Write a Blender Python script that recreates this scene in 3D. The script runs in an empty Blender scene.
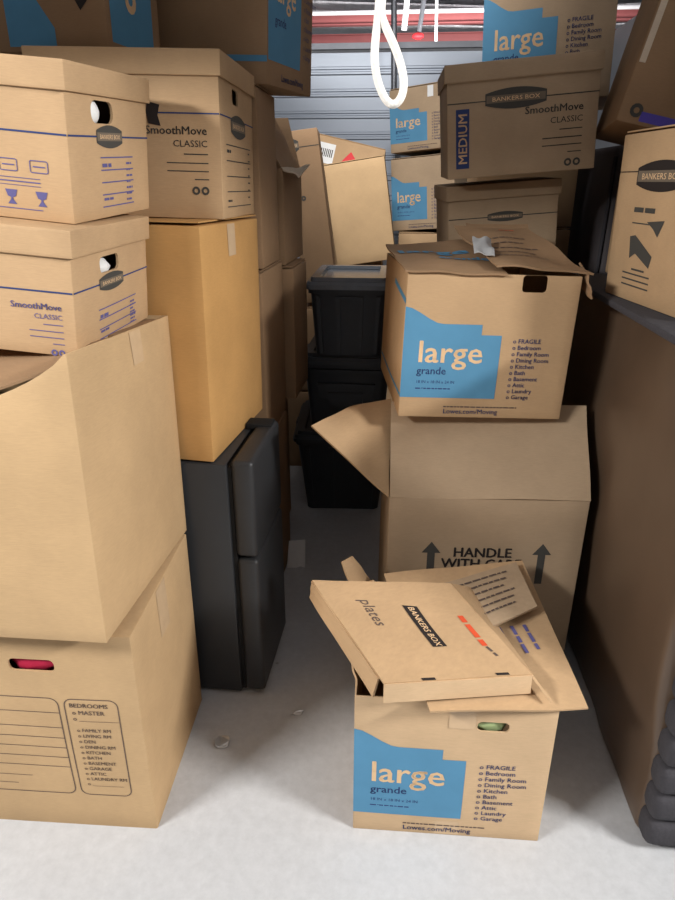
import bpy, bmesh, math, random
from mathutils import Vector, Matrix, noise
random.seed(7)
R = math.radians
scene = bpy.context.scene
C = scene.collection

# ------------------------------------------------------------------ camera, world, lights, exposure
FPX, PITCH, YAW, CAMH = 650.0, R(22.5), R(-5.0), 1.5
cam_data = bpy.data.cameras.new('camera')
cam_data.sensor_fit = 'VERTICAL'; cam_data.sensor_height = 36.0
cam_data.lens = 36.0 * FPX / 900.0
cam_data.clip_start = 0.02
cam = bpy.data.objects.new('camera', cam_data); C.objects.link(cam)
cam.location = (0, 0, CAMH)
cam.rotation_euler = (math.pi / 2 - PITCH, 0, -YAW)
scene.camera = cam

world = bpy.data.worlds.new('world'); scene.world = world
world.use_nodes = True
bg = world.node_tree.nodes['Background']
bg.inputs[0].default_value = (0.92, 0.95, 1.0, 1); bg.inputs[1].default_value = 0.10

def area_light(name, loc, target, sx, sy, power, col, spread=None):
    l = bpy.data.lights.new(name, 'AREA'); l.shape = 'RECTANGLE'; l.size = sx; l.size_y = sy
    l.energy = power; l.color = col
    o = bpy.data.objects.new(name, l); C.objects.link(o); o.location = loc
    o.rotation_euler = (Vector(target) - Vector(loc)).to_track_quat('-Z', 'Y').to_euler()
    if spread: l.spread = spread
    return o
area_light('corridor_light_near_left', (-2.25, -0.55, 2.65), (-0.6, 1.1, 0.5), 0.9, 0.25, 80, (1.0, 0.985, 0.96))
area_light('corridor_light_right', (3.0, -0.15, 2.65), (-0.3, 1.2, 0.5), 0.9, 0.25, 120, (1.0, 0.985, 0.96))
area_light('roof_light', (-0.3, 2.40, 3.1), (-0.1, 4.1, 1.6), 0.8, 0.15, 11, (1.0, 0.985, 0.97), R(74))
area_light('far_corridor_light', (0.6, 7.2, 2.4), (0.4, 9.0, 3.1), 2.4, 0.3, 60, (1.0, 0.97, 0.95))

scene.view_settings.view_transform = 'Standard'
scene.view_settings.look = 'None'
scene.view_settings.gamma = 1.0
scene.view_settings.use_curve_mapping = False
scene.view_settings.exposure = 0.35

# ------------------------------------------------------------------ pixel rays (675 x 900 frame)
_h = Vector((math.sin(YAW), math.cos(YAW), 0)); _r = Vector((math.cos(YAW), -math.sin(YAW), 0))
_f = _h * math.cos(PITCH) - Vector((0, 0, math.sin(PITCH)))
_u = _h * math.sin(PITCH) + Vector((0, 0, math.cos(PITCH)))
def ray(x, y): return _f + _r * ((x - 337.5) / FPX) + _u * ((450 - y) / FPX)
def pz(x, y, z):
    d = ray(x, y); return Vector((0, 0, CAMH)) + d * ((z - CAMH) / d.z)
def py(x, y, Y):
    d = ray(x, y); return Vector((0, 0, CAMH)) + d * (Y / d.y)

# ------------------------------------------------------------------ materials
def nmat(name):
    m = bpy.data.materials.new(name); m.use_nodes = True
    nt = m.node_tree; b = nt.nodes['Principled BSDF']
    return m, nt, b
def srgb(c): return tuple(((v / 255) / 12.92 if v / 255 <= 0.04045 else ((v / 255 + 0.055) / 1.055) ** 2.4) for v in c)
def mixcol(nt, fac, a, b):
    n = nt.nodes.new('ShaderNodeMix'); n.data_type = 'RGBA'
    nt.links.new(fac, n.inputs[0]); n.inputs[6].default_value = (*a, 1); n.inputs[7].default_value = (*b, 1)
    return n.outputs[2]
def coords(nt, scale=(1, 1, 1)):
    tc = nt.nodes.new('ShaderNodeTexCoord'); mp = nt.nodes.new('ShaderNodeMapping')
    mp.inputs['Scale'].default_value = scale
    nt.links.new(tc.outputs['Object'], mp.inputs[0]); return mp.outputs[0]
def noise_tex(nt, vec, scale, detail=4, rough=0.55):
    n = nt.nodes.new('ShaderNodeTexNoise'); n.inputs['Scale'].default_value = scale
    n.inputs['Detail'].default_value = detail; n.inputs['Roughness'].default_value = rough
    nt.links.new(vec, n.inputs['Vector']); return n.outputs['Fac']
def bump(nt, b, h, strength, dist):
    n = nt.nodes.new('ShaderNodeBump'); n.inputs['Strength'].default_value = strength; n.inputs['Distance'].default_value = dist
    nt.links.new(h, n.inputs['Height']); nt.links.new(n.outputs[0], b.inputs['Normal'])
def cardboard(name, col, rough=0.78):
    m, nt, b = nmat(name)
    base = srgb(col); dark = tuple(v * 0.84 for v in base); 
    f1 = noise_tex(nt, coords(nt), 5.0, 5, 0.6)
    rmp = nt.nodes.new('ShaderNodeMapRange'); rmp.inputs[1].default_value = 0.3; rmp.inputs[2].default_value = 0.7
    nt.links.new(f1, rmp.inputs[0])
    c = mixcol(nt, rmp.outputs[0], dark, base)
    # fibre streaks and the faint relief of the fluting
    f2 = noise_tex(nt, coords(nt, (18, 18, 240)), 3.0, 3, 0.6)
    mm = nt.nodes.new('ShaderNodeMix'); mm.data_type = 'RGBA'; mm.blend_type = 'MULTIPLY'; mm.inputs[0].default_value = 0.22
    nt.links.new(c, mm.inputs[6])
    cr = nt.nodes.new('ShaderNodeCombineColor')
    for i in range(3): nt.links.new(f2, cr.inputs[i])
    nt.links.new(cr.outputs[0], mm.inputs[7])
    nt.links.new(mm.outputs[2], b.inputs['Base Color'])
    b.inputs['Roughness'].default_value = rough; b.inputs['Specular IOR Level'].default_value = 0.25
    bump(nt, b, f2, 0.12, 0.002)
    return m
def plain(name, col, rough=0.6, metal=0.0, nscale=0, namt=0.12, spec=0.4, bstr=0.0, bdist=0.003):
    m, nt, b = nmat(name); base = srgb(col)
    b.inputs['Roughness'].default_value = rough; b.inputs['Metallic'].default_value = metal
    b.inputs['Specular IOR Level'].default_value = spec
    f = noise_tex(nt, coords(nt), nscale or 12, 4)
    c = mixcol(nt, f, tuple(v * (1 - namt) for v in base), tuple(min(1, v * (1 + namt)) for v in base))
    nt.links.new(c, b.inputs['Base Color'])
    if bstr: bump(nt, b, f, bstr, bdist)
    return m
M = {}
M['kraft'] = cardboard('kraft_board', (205, 170, 130))
M['kraft_warm'] = cardboard('kraft_board_warm', (208, 174, 131))
M['kraft_gold'] = cardboard('kraft_board_golden', (206, 158, 98))
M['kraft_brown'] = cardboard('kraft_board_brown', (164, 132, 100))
M['kraft_pale'] = cardboard('kraft_board_pale', (190, 164, 134))
M['kraft_lit'] = cardboard('kraft_board_lit', (220, 187, 148))  # same kraft board, lightened so the colour carries extra front light
M['edge'] = cardboard('torn_board_edge', (226, 208, 184))
M['blue'] = plain('blue_ink', (88, 142, 176), 0.7, spec=0.2)
M['navy'] = plain('navy_ink', (52, 66, 112), 0.75, spec=0.2)
M['violet'] = plain('violet_ink', (96, 92, 140), 0.75, spec=0.2)
M['black_ink'] = plain('black_ink', (48, 42, 40), 0.75, spec=0.2)
M['grey_ink'] = plain('grey_green_ink', (74, 72, 68), 0.75, spec=0.2)
M['brown_ink'] = plain('faded_ink', (96, 82, 76), 0.75, spec=0.2)
M['red_ink'] = plain('red_ink', (212, 84, 52), 0.7, spec=0.2)
M['badge_band'] = plain('badge_band', (116, 104, 90), 0.75, spec=0.2)
M['knock'] = plain('unprinted_board', (226, 190, 148), 0.8, spec=0.2)
M['tape'] = plain('clear_parcel_tape', (206, 176, 140), 0.22, spec=0.5, nscale=30)
M['purple'] = plain('purple_tape', (84, 72, 170), 0.4)
M['black_plastic'] = plain('black_tote_plastic', (60, 63, 68), 0.42, nscale=40, namt=0.1)
M['grey_lid'] = plain('grey_lid_plastic', (112, 118, 126), 0.22, nscale=20, namt=0.15, spec=0.6)
M['fridge'] = plain('dark_fridge_enamel', (46, 47, 49), 0.45, nscale=30, namt=0.1, spec=0.5)
M['fridge_gap'] = plain('black_rubber', (18, 18, 19), 0.8)
M['rope'] = plain('white_rope', (245, 240, 232), 0.8, nscale=200, namt=0.1, bstr=0.6)
M['white_paper'] = plain('white_paper', (232, 232, 230), 0.7, nscale=20, namt=0.06)
M['grey_paper'] = plain('grey_paper', (176, 176, 176), 0.8, nscale=20, namt=0.1)
M['red_cloth'] = plain('crimson_cloth', (172, 22, 60), 0.8)
M['red'] = plain('red_sticker', (214, 36, 44), 0.6)
M['green_cloth'] = plain('pale_green_cloth', (186, 206, 150), 0.8, nscale=40, namt=0.3)
M['metal'] = plain('bright_tin', (215, 215, 215), 0.35, 0.55, nscale=60)
M['brown_leather'] = plain('brown_stretch_wrap', (92, 74, 59), 0.36, nscale=4, namt=0.25, spec=0.5)
M['dark_fabric'] = plain('charcoal_fabric', (64, 62, 66), 0.9, nscale=150, namt=0.25, bstr=0.5)
M['mattress'] = plain('dark_grey_upholstery', (84, 78, 80), 0.75, nscale=10, namt=0.15)
M['steel'] = plain('galvanised_wall_steel', (176, 184, 196), 0.38, 0.35, nscale=3, namt=0.08, spec=0.5)
M['side_steel'] = plain('painted_wall_steel', (150, 152, 156), 0.5, 0.1, nscale=3, namt=0.08)
M['oxide'] = plain('red_oxide_paint', (150, 84, 84), 0.6, nscale=6, namt=0.15)
M['foil'] = plain('white_foil_insulation', (214, 214, 218), 0.35, 0.2, nscale=9, namt=0.2, bstr=1.0, bdist=0.05)
M['conduit'] = plain('grey_conduit', (120, 122, 128), 0.4, 0.6)
M['white_pipe'] = plain('white_pipe', (236, 236, 238), 0.4)

def concrete():
    m, nt, b = nmat('polished_concrete')
    f1 = noise_tex(nt, coords(nt), 1.6, 6, 0.6); f2 = noise_tex(nt, coords(nt), 38, 4, 0.7)
    c1 = mixcol(nt, f1, srgb((190, 191, 193)), srgb((222, 223, 225)))
    mm = nt.nodes.new('ShaderNodeMix'); mm.data_type = 'RGBA'; mm.blend_type = 'MULTIPLY'; mm.inputs[0].default_value = 0.3
    cr = nt.nodes.new('ShaderNodeCombineColor')
    for i in range(3): nt.links.new(f2, cr.inputs[i])
    nt.links.new(c1, mm.inputs[6]); nt.links.new(cr.outputs[0], mm.inputs[7])
    nt.links.new(mm.outputs[2], b.inputs['Base Color'])
    b.inputs['Roughness'].default_value = 0.5; b.inputs['Specular IOR Level'].default_value = 0.35
    bump(nt, b, f2, 0.08, 0.002)
    return m
M['concrete'] = concrete()

# ------------------------------------------------------------------ object helpers
def link(name, me, mat=None, parent=None):
    o = bpy.data.objects.new(name, me); C.objects.link(o)
    if mat is not None: me.materials.clear(); me.materials.append(M[mat] if isinstance(mat, str) else mat)
    if parent is not None: o.parent = parent
    return o
def mesh(name, vs, fs, mat=None, parent=None, smooth=None):
    me = bpy.data.meshes.new(name); me.from_pydata([tuple(v) for v in vs], [], fs); me.validate(); me.update()
    bm = bmesh.new(); bm.from_mesh(me); bmesh.ops.recalc_face_normals(bm, faces=bm.faces); bm.to_mesh(me); bm.free()
    if smooth is not None:
        me.polygons.foreach_set('use_smooth', [True] * len(me.polygons)); me.set_sharp_from_angle(angle=R(smooth))
    return link(name, me, mat, parent)
def tag(o, label=None, cat=None, group=None, kind=None):
    if label: o['label'] = label
    if cat: o['category'] = cat
    if group: o['group'] = group
    if kind: o['kind'] = kind
    return o
def empty(name, loc, yaw=0, tx=0, ty=0):
    o = bpy.data.objects.new(name, None); C.objects.link(o); o.empty_display_size = 0.1
    m = Matrix.Translation(loc) @ Matrix.Rotation(R(yaw), 4, 'Z') @ Matrix.Rotation(R(tx), 4, 'X') @ Matrix.Rotation(R(ty), 4, 'Y')
    o.matrix_world = m; o['_m'] = [x for row in m for x in row]
    return o
def mat_of(o):
    f = list(o['_m']); return Matrix([f[0:4], f[4:8], f[8:12], f[12:16]])
def to_local(o, p): return mat_of(o).inverted() @ Vector(p)
def bake(o, mods, smooth=32):
    """apply modifiers (list of (type, settings)) and return the object with plain mesh data"""
    for t, s in mods:
        md = o.modifiers.new(t, t)
        for k, v in s.items(): setattr(md, k, v)
    dg = bpy.context.evaluated_depsgraph_get()
    me = bpy.data.meshes.new_from_object(o.evaluated_get(dg))
    o.modifiers.clear(); old = o.data; o.data = me; bpy.data.meshes.remove(old)
    if smooth:
        me.polygons.foreach_set('use_smooth', [True] * len(me.polygons)); me.set_sharp_from_angle(angle=R(smooth))
    return o
def boxvf(x0, x1, y0, y1, z0, z1):
    v = [(x, y, z) for z in (z0, z1) for y in (y0, y1) for x in (x0, x1)]
    f = [(0, 2, 3, 1), (4, 5, 7, 6), (0, 1, 5, 4), (2, 6, 7, 3), (0, 4, 6, 2), (1, 3, 7, 5)]
    return v, f
def bevel_box(name, b, mat, parent=None, w=0.01, seg=2):
    o = mesh(name, *boxvf(*b), mat, parent)
    return bake(o, [('BEVEL', dict(width=w, segments=seg))], 40)
def tube(name, pts, r, mat, parent=None, n=10, closed=False):
    cu = bpy.data.curves.new(name, 'CURVE'); cu.dimensions = '3D'; cu.bevel_depth = r; cu.bevel_resolution = 3; cu.use_fill_caps = True
    sp = cu.splines.new('NURBS'); sp.points.add(len(pts) - 1)
    for q, p in zip(sp.points, pts): q.co = (*p, 1)
    sp.use_endpoint_u = True; sp.order_u = 4; sp.resolution_u = 6; sp.use_cyclic_u = closed
    t = bpy.data.objects.new('tmp', cu); C.objects.link(t)
    me = bpy.data.meshes.new_from_object(t.evaluated_get(bpy.context.evaluated_depsgraph_get()))
    bpy.data.objects.remove(t); bpy.data.curves.remove(cu)
    me.polygons.foreach_set('use_smooth', [True] * len(me.polygons))
    return link(name, me, mat, parent)

class Box:
    """carton frame: local x width, y depth (front is -y), z up from the base centre"""
    def __init__(s, name, p, bulge=0.004, seed=0):
        s.root = empty(name, p[:3], p[3], p[4], p[5]); s.w, s.d, s.h = p[6:9]; s.b = bulge; s.seed = seed
    def disp(s, u, v, k):
        a = s.b * math.sin(math.pi * min(max(u, 0), 1)) * math.sin(math.pi * min(max(v, 0), 1))
        return a * (1 + 0.7 * noise.noise(Vector((u * 2.3 + s.seed, v * 2.3 + k * 5.1, s.seed * 1.7))))
    def pt(s, face, a, b, off=0.0, raw=False):
        """a metres from the face's left edge, b metres from its lower edge, seen from outside"""
        w, d, h = s.w, s.d, s.h
        if face == 'front': u, v, k = a / w, b / h, 0; p = Vector((-w / 2 + a, -d / 2, b)); n = Vector((0, -1, 0))
        elif face == 'right': u, v, k = a / d, b / h, 1; p = Vector((w / 2, -d / 2 + a, b)); n = Vector((1, 0, 0))
        elif face == 'left': u, v, k = a / d, b / h, 2; p = Vector((-w / 2, d / 2 - a, b)); n = Vector((-1, 0, 0))
        elif face == 'back': u, v, k = a / w, b / h, 3; p = Vector((w / 2 - a, d / 2, b)); n = Vector((0, 1, 0))
        elif face == 'top': u, v, k = a / w, b / d, 4; p = Vector((-w / 2 + a, -d / 2 + b, h)); n = Vector((0, 0, 1))
        else: u, v, k = a / w, b / d, 5; p = Vector((-w / 2 + a, d / 2 - b, 0)); n = Vector((0, 0, -1))
        if k == 5: return p + n * off
        return p + n * (off + s.disp(u, v, k))
    def size(s, face): return {'front': (s.w, s.h), 'back': (s.w, s.h), 'right': (s.d, s.h), 'left': (s.d, s.h), 'top': (s.w, s.d), 'bottom': (s.w, s.d)}[face]
    def body(s, mat, open_top=False, holes=(), name='body', n=10, t=0.005, warp=None, bev=0.004):
        vs, fs = [], []
        faces = ['front', 'right', 'left', 'back', 'bottom'] + ([] if open_top else ['top'])
        for fc in faces:
            W, Hh = s.size(fc); o = len(vs)
            for j in range(n + 1):
                for i in range(n + 1):
                    p = s.pt(fc, W * i / n, Hh * j / n)
                    if warp: p = warp(p, fc, i / n, j / n)
                    vs.append(p)
            for j in range(n):
                for i in range(n):
                    q = o + j * (n + 1) + i; fs.append((q, q + 1, q + n + 2, q + n + 1))
        me = bpy.data.meshes.new(name); me.from_pydata([tuple(v) for v in vs], [], fs)
        bm = bmesh.new(); bm.from_mesh(me); bmesh.ops.remove_doubles(bm, verts=bm.verts, dist=1e-5)
        bmesh.ops.recalc_face_normals(bm, faces=bm.faces); bm.to_mesh(me); bm.free()
        o = link(name, me, mat)
        bake(o, [('SOLIDIFY', dict(thickness=t, offset=-1, use_even_offset=True)),
                 ('BEVEL', dict(width=bev, segments=2, limit_method='ANGLE', angle_limit=R(50)))])
        for (fc, a, b, hw, hh, rr) in holes:      # hand holes, cut right through the wall
            pts = rrect(hw, hh, rr); k = len(pts)
            cv = [s.pt(fc, a + x, b + y, 0.02) for x, y in pts] + [s.pt(fc, a + x, b + y, -0.03) for x, y in pts]
            cf = [tuple(range(k)), tuple(range(2 * k - 1, k - 1, -1))] + [(i, (i + 1) % k, k + (i + 1) % k, k + i) for i in range(k)]
            cut = mesh('cut', cv, cf)
            bake(o, [('BOOLEAN', dict(operation='DIFFERENCE', object=cut, solver='EXACT'))])
            bpy.data.objects.remove(cut)
        o.parent = s.root
        return o
    def patch(s, name, face, mat, x0, x1, lo, hi, off=0.0008, nx=16, ny=8, parent=None):
        """flat print between lo(x) and hi(x)"""
        lo = lo if callable(lo) else (lambda x, c=lo: c); hi = hi if callable(hi) else (lambda x, c=hi: c)
        xs = x0 if isinstance(x0, list) else [x0 + (x1 - x0) * i / nx for i in range(nx + 1)]
        vs, fs = [], []
        for x in xs:
            for j in range(ny + 1): vs.append(s.pt(face, x, lo(x) + (hi(x) - lo(x)) * j / ny, off))
        for i in range(len(xs) - 1):
            for j in range(ny):
                q = i * (ny + 1) + j; fs.append((q, q + 1, q + ny + 2, q + ny + 1))
        me = bpy.data.meshes.new(name); me.from_pydata([tuple(v) for v in vs], [], fs)
        return link(name, me, mat, parent or s.root)
    def rects(s, name, face, mat, rs, off=0.0008):
        vs, fs = [], []
        for (a0, a1, b0, b1) in rs:
            k = 6; o = len(vs)
            along = (a1 - a0) >= (b1 - b0)
            for i in range(k + 1):
                t = i / k
                if along: x = a0 + (a1 - a0) * t; vs += [s.pt(face, x, b0, off), s.pt(face, x, b1, off)]
                else: y = b0 + (b1 - b0) * t; vs += [s.pt(face, a0, y, off), s.pt(face, a1, y, off)]
            for i in range(k): q = o + 2 * i; fs.append((q, q + 1, q + 3, q + 2))
        me = bpy.data.meshes.new(name); me.from_pydata([tuple(v) for v in vs], [], fs)
        return link(name, me, mat, s.root)
    def poly(s, name, face, mat, pts, off=0.0008):
        c = (sum(p[0] for p in pts) / len(pts), sum(p[1] for p in pts) / len(pts))
        vs = [s.pt(face, *c, off)] + [s.pt(face, x, y, off) for x, y in pts]
        fs = [(0, i + 1, (i + 1) % len(pts) + 1) for i in range(len(pts))]
        me = bpy.data.meshes.new(name); me.from_pydata([tuple(v) for v in vs], [], fs)
        return link(name, me, mat, s.root)
    def text(s, body, face, mat, a, b, size, align='LEFT', rot=0, off=0.0012, bold=0.0, xs=1.0, shear=0.0, space=1.0, name='lettering'):
        tv, tf = glyphs(body, size, align, bold, space, shear)
        ca, sa = math.cos(R(rot)), math.sin(R(rot))
        vs = [s.pt(face, a + x * xs * ca - y * sa, b + x * xs * sa + y * ca, off) for x, y in tv]
        me = bpy.data.meshes.new(name); me.from_pydata([tuple(v) for v in vs], [], tf)
        return link(name, me, mat, s.root)
    def label(s, label, cat='box', group=None):
        tag(s.root, label, cat, group); return s

def rrect(hw, hh, r, k=5):
    pts = []
    for cx, cy, a0 in ((hw - r, hh - r, 0), (-hw + r, hh - r, 90), (-hw + r, -hh + r, 180), (hw - r, -hh + r, 270)):
        for i in range(k + 1):
            a = R(a0 + 90 * i / k); pts.append((cx + r * math.cos(a), cy + r * math.sin(a)))
    return pts
_gc = {}
def glyphs(body, size, align, bold, space, shear):
    key = (body, size, align, bold, space, shear)
    if key in _gc: return _gc[key]
    cu = bpy.data.curves.new('t', 'FONT'); cu.body = body; cu.size = size; cu.align_x = align; cu.resolution_u = 2
    cu.space_line = space; cu.shear = shear
    t = bpy.data.objects.new('t', cu); C.objects.link(t)
    me = bpy.data.meshes.new_from_object(t.evaluated_get(bpy.context.evaluated_depsgraph_get()))
    r = ([(v.co.x, v.co.y) for v in me.vertices], [tuple(p.vertices) for p in me.polygons])
    bpy.data.objects.remove(t); bpy.data.curves.remove(cu); bpy.data.meshes.remove(me)
    if bold:      # heavier strokes: the same glyphs struck again, shifted by a hair
        v0, f0 = r; k = len(v0); vv, ff = [], []
        for i, (dx, dy) in enumerate(((-bold, -bold * .6), (bold, -bold * .6), (0, bold * .6), (0, 0))):
            vv += [(x + dx * size, y + dy * size) for x, y in v0]; ff += [tuple(q + i * k for q in p) for p in f0]
        r = (vv, ff)
    _gc[key] = r; return r

SHEETS = {}
def skey(cs): return tuple(round(x, 4) for c in cs for x in c)
def sheet(name, c00, c10, c11, c01, mat, parent=None, t=0.005, n=8, wav=0.004, seed=0, sag=0.0, mod=None):
    """a bent cardboard sheet spanned by four corners, with its own thickness"""
    c00, c10, c11, c01 = map(Vector, (c00, c10, c11, c01))
    nn = (c10 - c00).cross(c01 - c00).normalized()
    SHEETS[skey((c00, c10, c11, c01))] = (wav, seed, sag, t)
    vs, fs = [], []
    for j in range(n + 1):
        for i in range(n + 1):
            u, v = i / n, j / n
            p = (c00 * (1 - u) + c10 * u) * (1 - v) + (c01 * (1 - u) + c11 * u) * v
            p += nn * (wav * noise.noise(Vector((u * 2.1 + seed, v * 2.1, seed))) - sag * math.sin(math.pi * u) * math.sin(math.pi * v))
            if mod: p = mod(p, u, v)
            vs.append(p)
    for j in range(n):
        for i in range(n):
            q = j * (n + 1) + i; fs.append((q, q + 1, q + n + 2, q + n + 1))
    if parent is not None: vs = [to_local(parent, p) for p in vs]
    o = mesh(name, vs, fs, mat)
    bake(o, [('SOLIDIFY', dict(thickness=t, offset=0))])
    if parent is not None: o.parent = parent
    return o
def on_sheet(cs, u, v, off=0.004):
    c00, c10, c11, c01 = map(Vector, cs); nn = (c10 - c00).cross(c01 - c00).normalized()
    wav, seed, sag, t = SHEETS.get(skey(cs), (0, 0, 0, .005))
    off = t / 2 + (.0022 if off > .0065 else .0014) + wav * noise.noise(Vector((u * 2.1 + seed, v * 2.1, seed))) - sag * math.sin(math.pi * u) * math.sin(math.pi * v)
    return (c00 * (1 - u) + c10 * u) * (1 - v) + (c01 * (1 - u) + c11 * u) * v + nn * off
def sheet_text(cs, body, mat, u, v, su, sv, size, parent, rot=0, off=0.006, align='LEFT', bold=0, space=1.0, name='lettering'):
    """print on a sheet; su, sv are the sheet's width and height in metres"""
    tv, tf = glyphs(body, size, align, bold, space, 0.0); ca, sa = math.cos(R(rot)), math.sin(R(rot))
    vs = [to_local(parent, on_sheet(cs, u + (x * ca - y * sa) / su, v + (x * sa + y * ca) / sv, off)) for x, y in tv]
    me = bpy.data.meshes.new(name); me.from_pydata([tuple(p) for p in vs], [], tf)
    return link(name, me, mat, parent)
def sheet_marks(cs, mat, rows, su, sv, parent, rot=0, off=.008, seed=1, h=.008, name='small_print'):
    """rows of print too small to read: (u, v, length) each"""
    rnd = random.Random(seed); vs, fs = [], []; ca, sa = math.cos(R(rot)), math.sin(R(rot))
    for (u, v, L) in rows:
        x = 0
        while x < L - h:
            w = min(h * rnd.uniform(1.5, 4), L - x); o = len(vs)
            for (xx, yy) in ((x, 0), (x + w, 0), (x + w, h), (x, h)):
                vs.append(to_local(parent, on_sheet(cs, u + (xx * ca - yy * sa) / su, v + (xx * sa + yy * ca) / sv, off)))
            fs.append((o, o + 1, o + 2, o + 3)); x += w + h * .6
    me = bpy.data.meshes.new(name); me.from_pydata([tuple(p) for p in vs], [], fs); return link(name, me, mat, parent)
def lump(name, loc, size, mat, seed=0, amp=0.25, sub=3, parent=None):
    bm = bmesh.new(); bmesh.ops.create_icosphere(bm, subdivisions=sub, radius=1)
    for v in bm.verts:
        k = 1 + amp * noise.noise(v.co * 1.9 + Vector((seed, seed * 2, 0)))
        v.co = Vector((v.co.x * size[0], v.co.y * size[1], v.co.z * size[2])) * k
    me = bpy.data.meshes.new(name); bm.to_mesh(me); bm.free()
    me.polygons.foreach_set('use_smooth', [True] * len(me.polygons))
    o = link(name, me, mat, parent); o.location = loc; return o

# ------------------------------------------------------------------ the setting
XL, XR, YB, ZW = -1.5, 1.42, 5.7, 2.44
tag(mesh('floor', *boxvf(-4, 4, -3.5, 12, -0.1, 0), 'concrete'), kind='structure')
def ribbed_wall(name, p0, p1, mat, label):
    """storage partition of ribbed steel courses, each course a piece of its own"""
    a, b = Vector(p0), Vector(p1); L = (b - a).length; dirx = (b - a) / L
    nrm = Vector((dirx.y, -dirx.x, 0))
    root = tag(empty(name, a), kind='structure')
    prof = [(0, 0.0), (0.006, 0.012), (0.018, 0.012), (0.024, 0.0), (0.034, 0.0), (0.040, 0.012), (0.052, 0.012), (0.058, 0), (0.1475, 0)]
    vs, fs = [], []
    for x in (0, L):
        vs += [dirx * x + nrm * q + Vector((0, 0, z)) for z, q in prof]
        vs += [dirx * x - nrm * 0.01 + Vector((0, 0, z)) for z in (0, 0.1475)]
    k = len(prof) + 2
    for i in range(len(prof) - 1): fs.append((i, i + 1, k + i + 1, k + i))
    e0, e1 = len(prof), len(prof) + 1
    fs += [(e0, e1, k + e1, k + e0), (0, e0, k + e0, k), (len(prof) - 1, e1, k + e1, k + len(prof) - 1)]
    me = bpy.data.meshes.new('wall_panel'); me.from_pydata([tuple(v) for v in vs], [], fs)
    bm = bmesh.new(); bm.from_mesh(me); bmesh.ops.recalc_face_normals(bm, faces=bm.faces); bm.to_mesh(me); bm.free()
    me.materials.append(M[mat]); z = 0
    while z < ZW - 0.1:
        o = bpy.data.objects.new('wall_panel', me); C.objects.link(o); o.parent = root; o.location = (0, 0, z); z += 0.15
    return root
ribbed_wall('wall_back', (XL, YB, 0), (XR, YB, 0), 'steel', '')
tag(mesh('wall_left', *boxvf(XL - 0.05, XL, 1.0, YB + 0.05, 0, ZW), 'side_steel'), kind='structure')
tag(mesh('wall_right', *boxvf(XR, XR + 0.05, 1.0, YB + 0.05, 0, ZW), 'side_steel'), kind='structure')
tag(mesh('wall_front', *boxvf(XL - 0.05, XR + 0.05, 0.94, 1.0, 2.04, 2.6), 'side_steel'), kind='structure')
tag(mesh('ceiling', *boxvf(-5, 5, -3.5, 13, 3.35, 3.4), 'foil'), kind='structure')
tag(mesh('trim_1', *boxvf(XL, XR, YB - 0.02, YB + 0.03, ZW - 0.02, ZW + 0.02), 'conduit'), kind='structure')
def purlin(y, z, hb, mat='oxide'):
    vs, fs = [], []
    for b in ((-5, 5, y, y + 0.09, z, z + 0.012), (-5, 5, y + 0.04, y + 0.05, z + 0.012, z + hb), (-5, 5, y, y + 0.09, z + hb, z + hb + 0.012)):
        v, f = boxvf(*b); o = len(vs); vs += v; fs += [tuple(i + o for i in q) for q in f]
    return mesh('roof_beam', vs, fs, mat)
for yy, p0, p1, lab in ((8.3, 24, 13, 'red oxide roof beam hung highest above the rear partition'), (9.3, 44, 34, 'red oxide roof beam seen just over the rear partition')):
    zb = py(400, p0, yy).z; tag(purlin(yy, zb, py(400, p1, yy).z - zb), lab, 'beam')
# foil insulation sagging between the beams
for y0, y1, lab in ((8.5, 9.2, 'silver foil insulation blanket sagging behind the highest beam'), (9.5, 11.3, 'silver foil insulation blanket sagging behind the lower beam')):
    o = sheet('insulation_blanket', (-4, y0, 3.3), (4, y0, 3.3), (4, y1, 3.3), (-4, y1, 3.3), 'foil', n=24, wav=0.12, t=0.02, sag=0.0)
    tag(o, lab, 'insulation')

# ------------------------------------------------------------------ carton builders
ROOMS = "FRAGILE\nBedroom\nFamily Room\nDining Room\nKitchen\nBath\nBasement\nAttic\nLaundry\nGarage\n"
ROOMS = "\n".join("\u25a1 " + r if False else "o " + r for r in ROOMS.strip().split("\n"))
def large_print(B, face='front', small=True, dims=True):
    W, Hh = B.size(face)
    prof = [(0, .775), (.04, .765), (.09, .735), (.14, .70), (.19, .672), (.23, .665), (.455, .665), (.4551, .595), (.575, .595), (.5755, .595)]
    def hi(x):
        u = x / W
        for (a, va), (b, vb) in zip(prof, prof[1:]):
            if a <= u <= b: return Hh * (va + (vb - va) * (u - a) / max(b - a, 1e-6))
        return Hh * .595
    xs = [W * a for a, _ in prof]
    B.patch('blue_panel', face, 'blue', xs, None, Hh * .145, hi)
    B.text('large', face, 'knock', W * .085, Hh * .40, Hh * .215, bold=0.012, xs=W / Hh * 0.94)
    if not small: return
    B.text('grande', face, 'navy', W * .09, Hh * .315, Hh * .075, bold=0.01)
    if dims: B.text('18 IN x 18 IN x 24 IN', face, 'navy', W * .09, Hh * .25, Hh * .03, space=1.15)
    B.text(ROOMS, face, 'navy', W * .645, Hh * .545, Hh * .043, space=1.03, bold=0.008)
    scribble(B, face, 'brown_ink', W * .27, W * .72, Hh * .076, Hh * .009, random.Random(4)); scribble(B, face, 'navy', W * .09, W * .3, Hh * .207, Hh * .009, random.Random(6))
    B.text('Lowes.com/Moving', face, 'navy', W * .27, Hh * .03, Hh * .05, bold=0.008)
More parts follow.
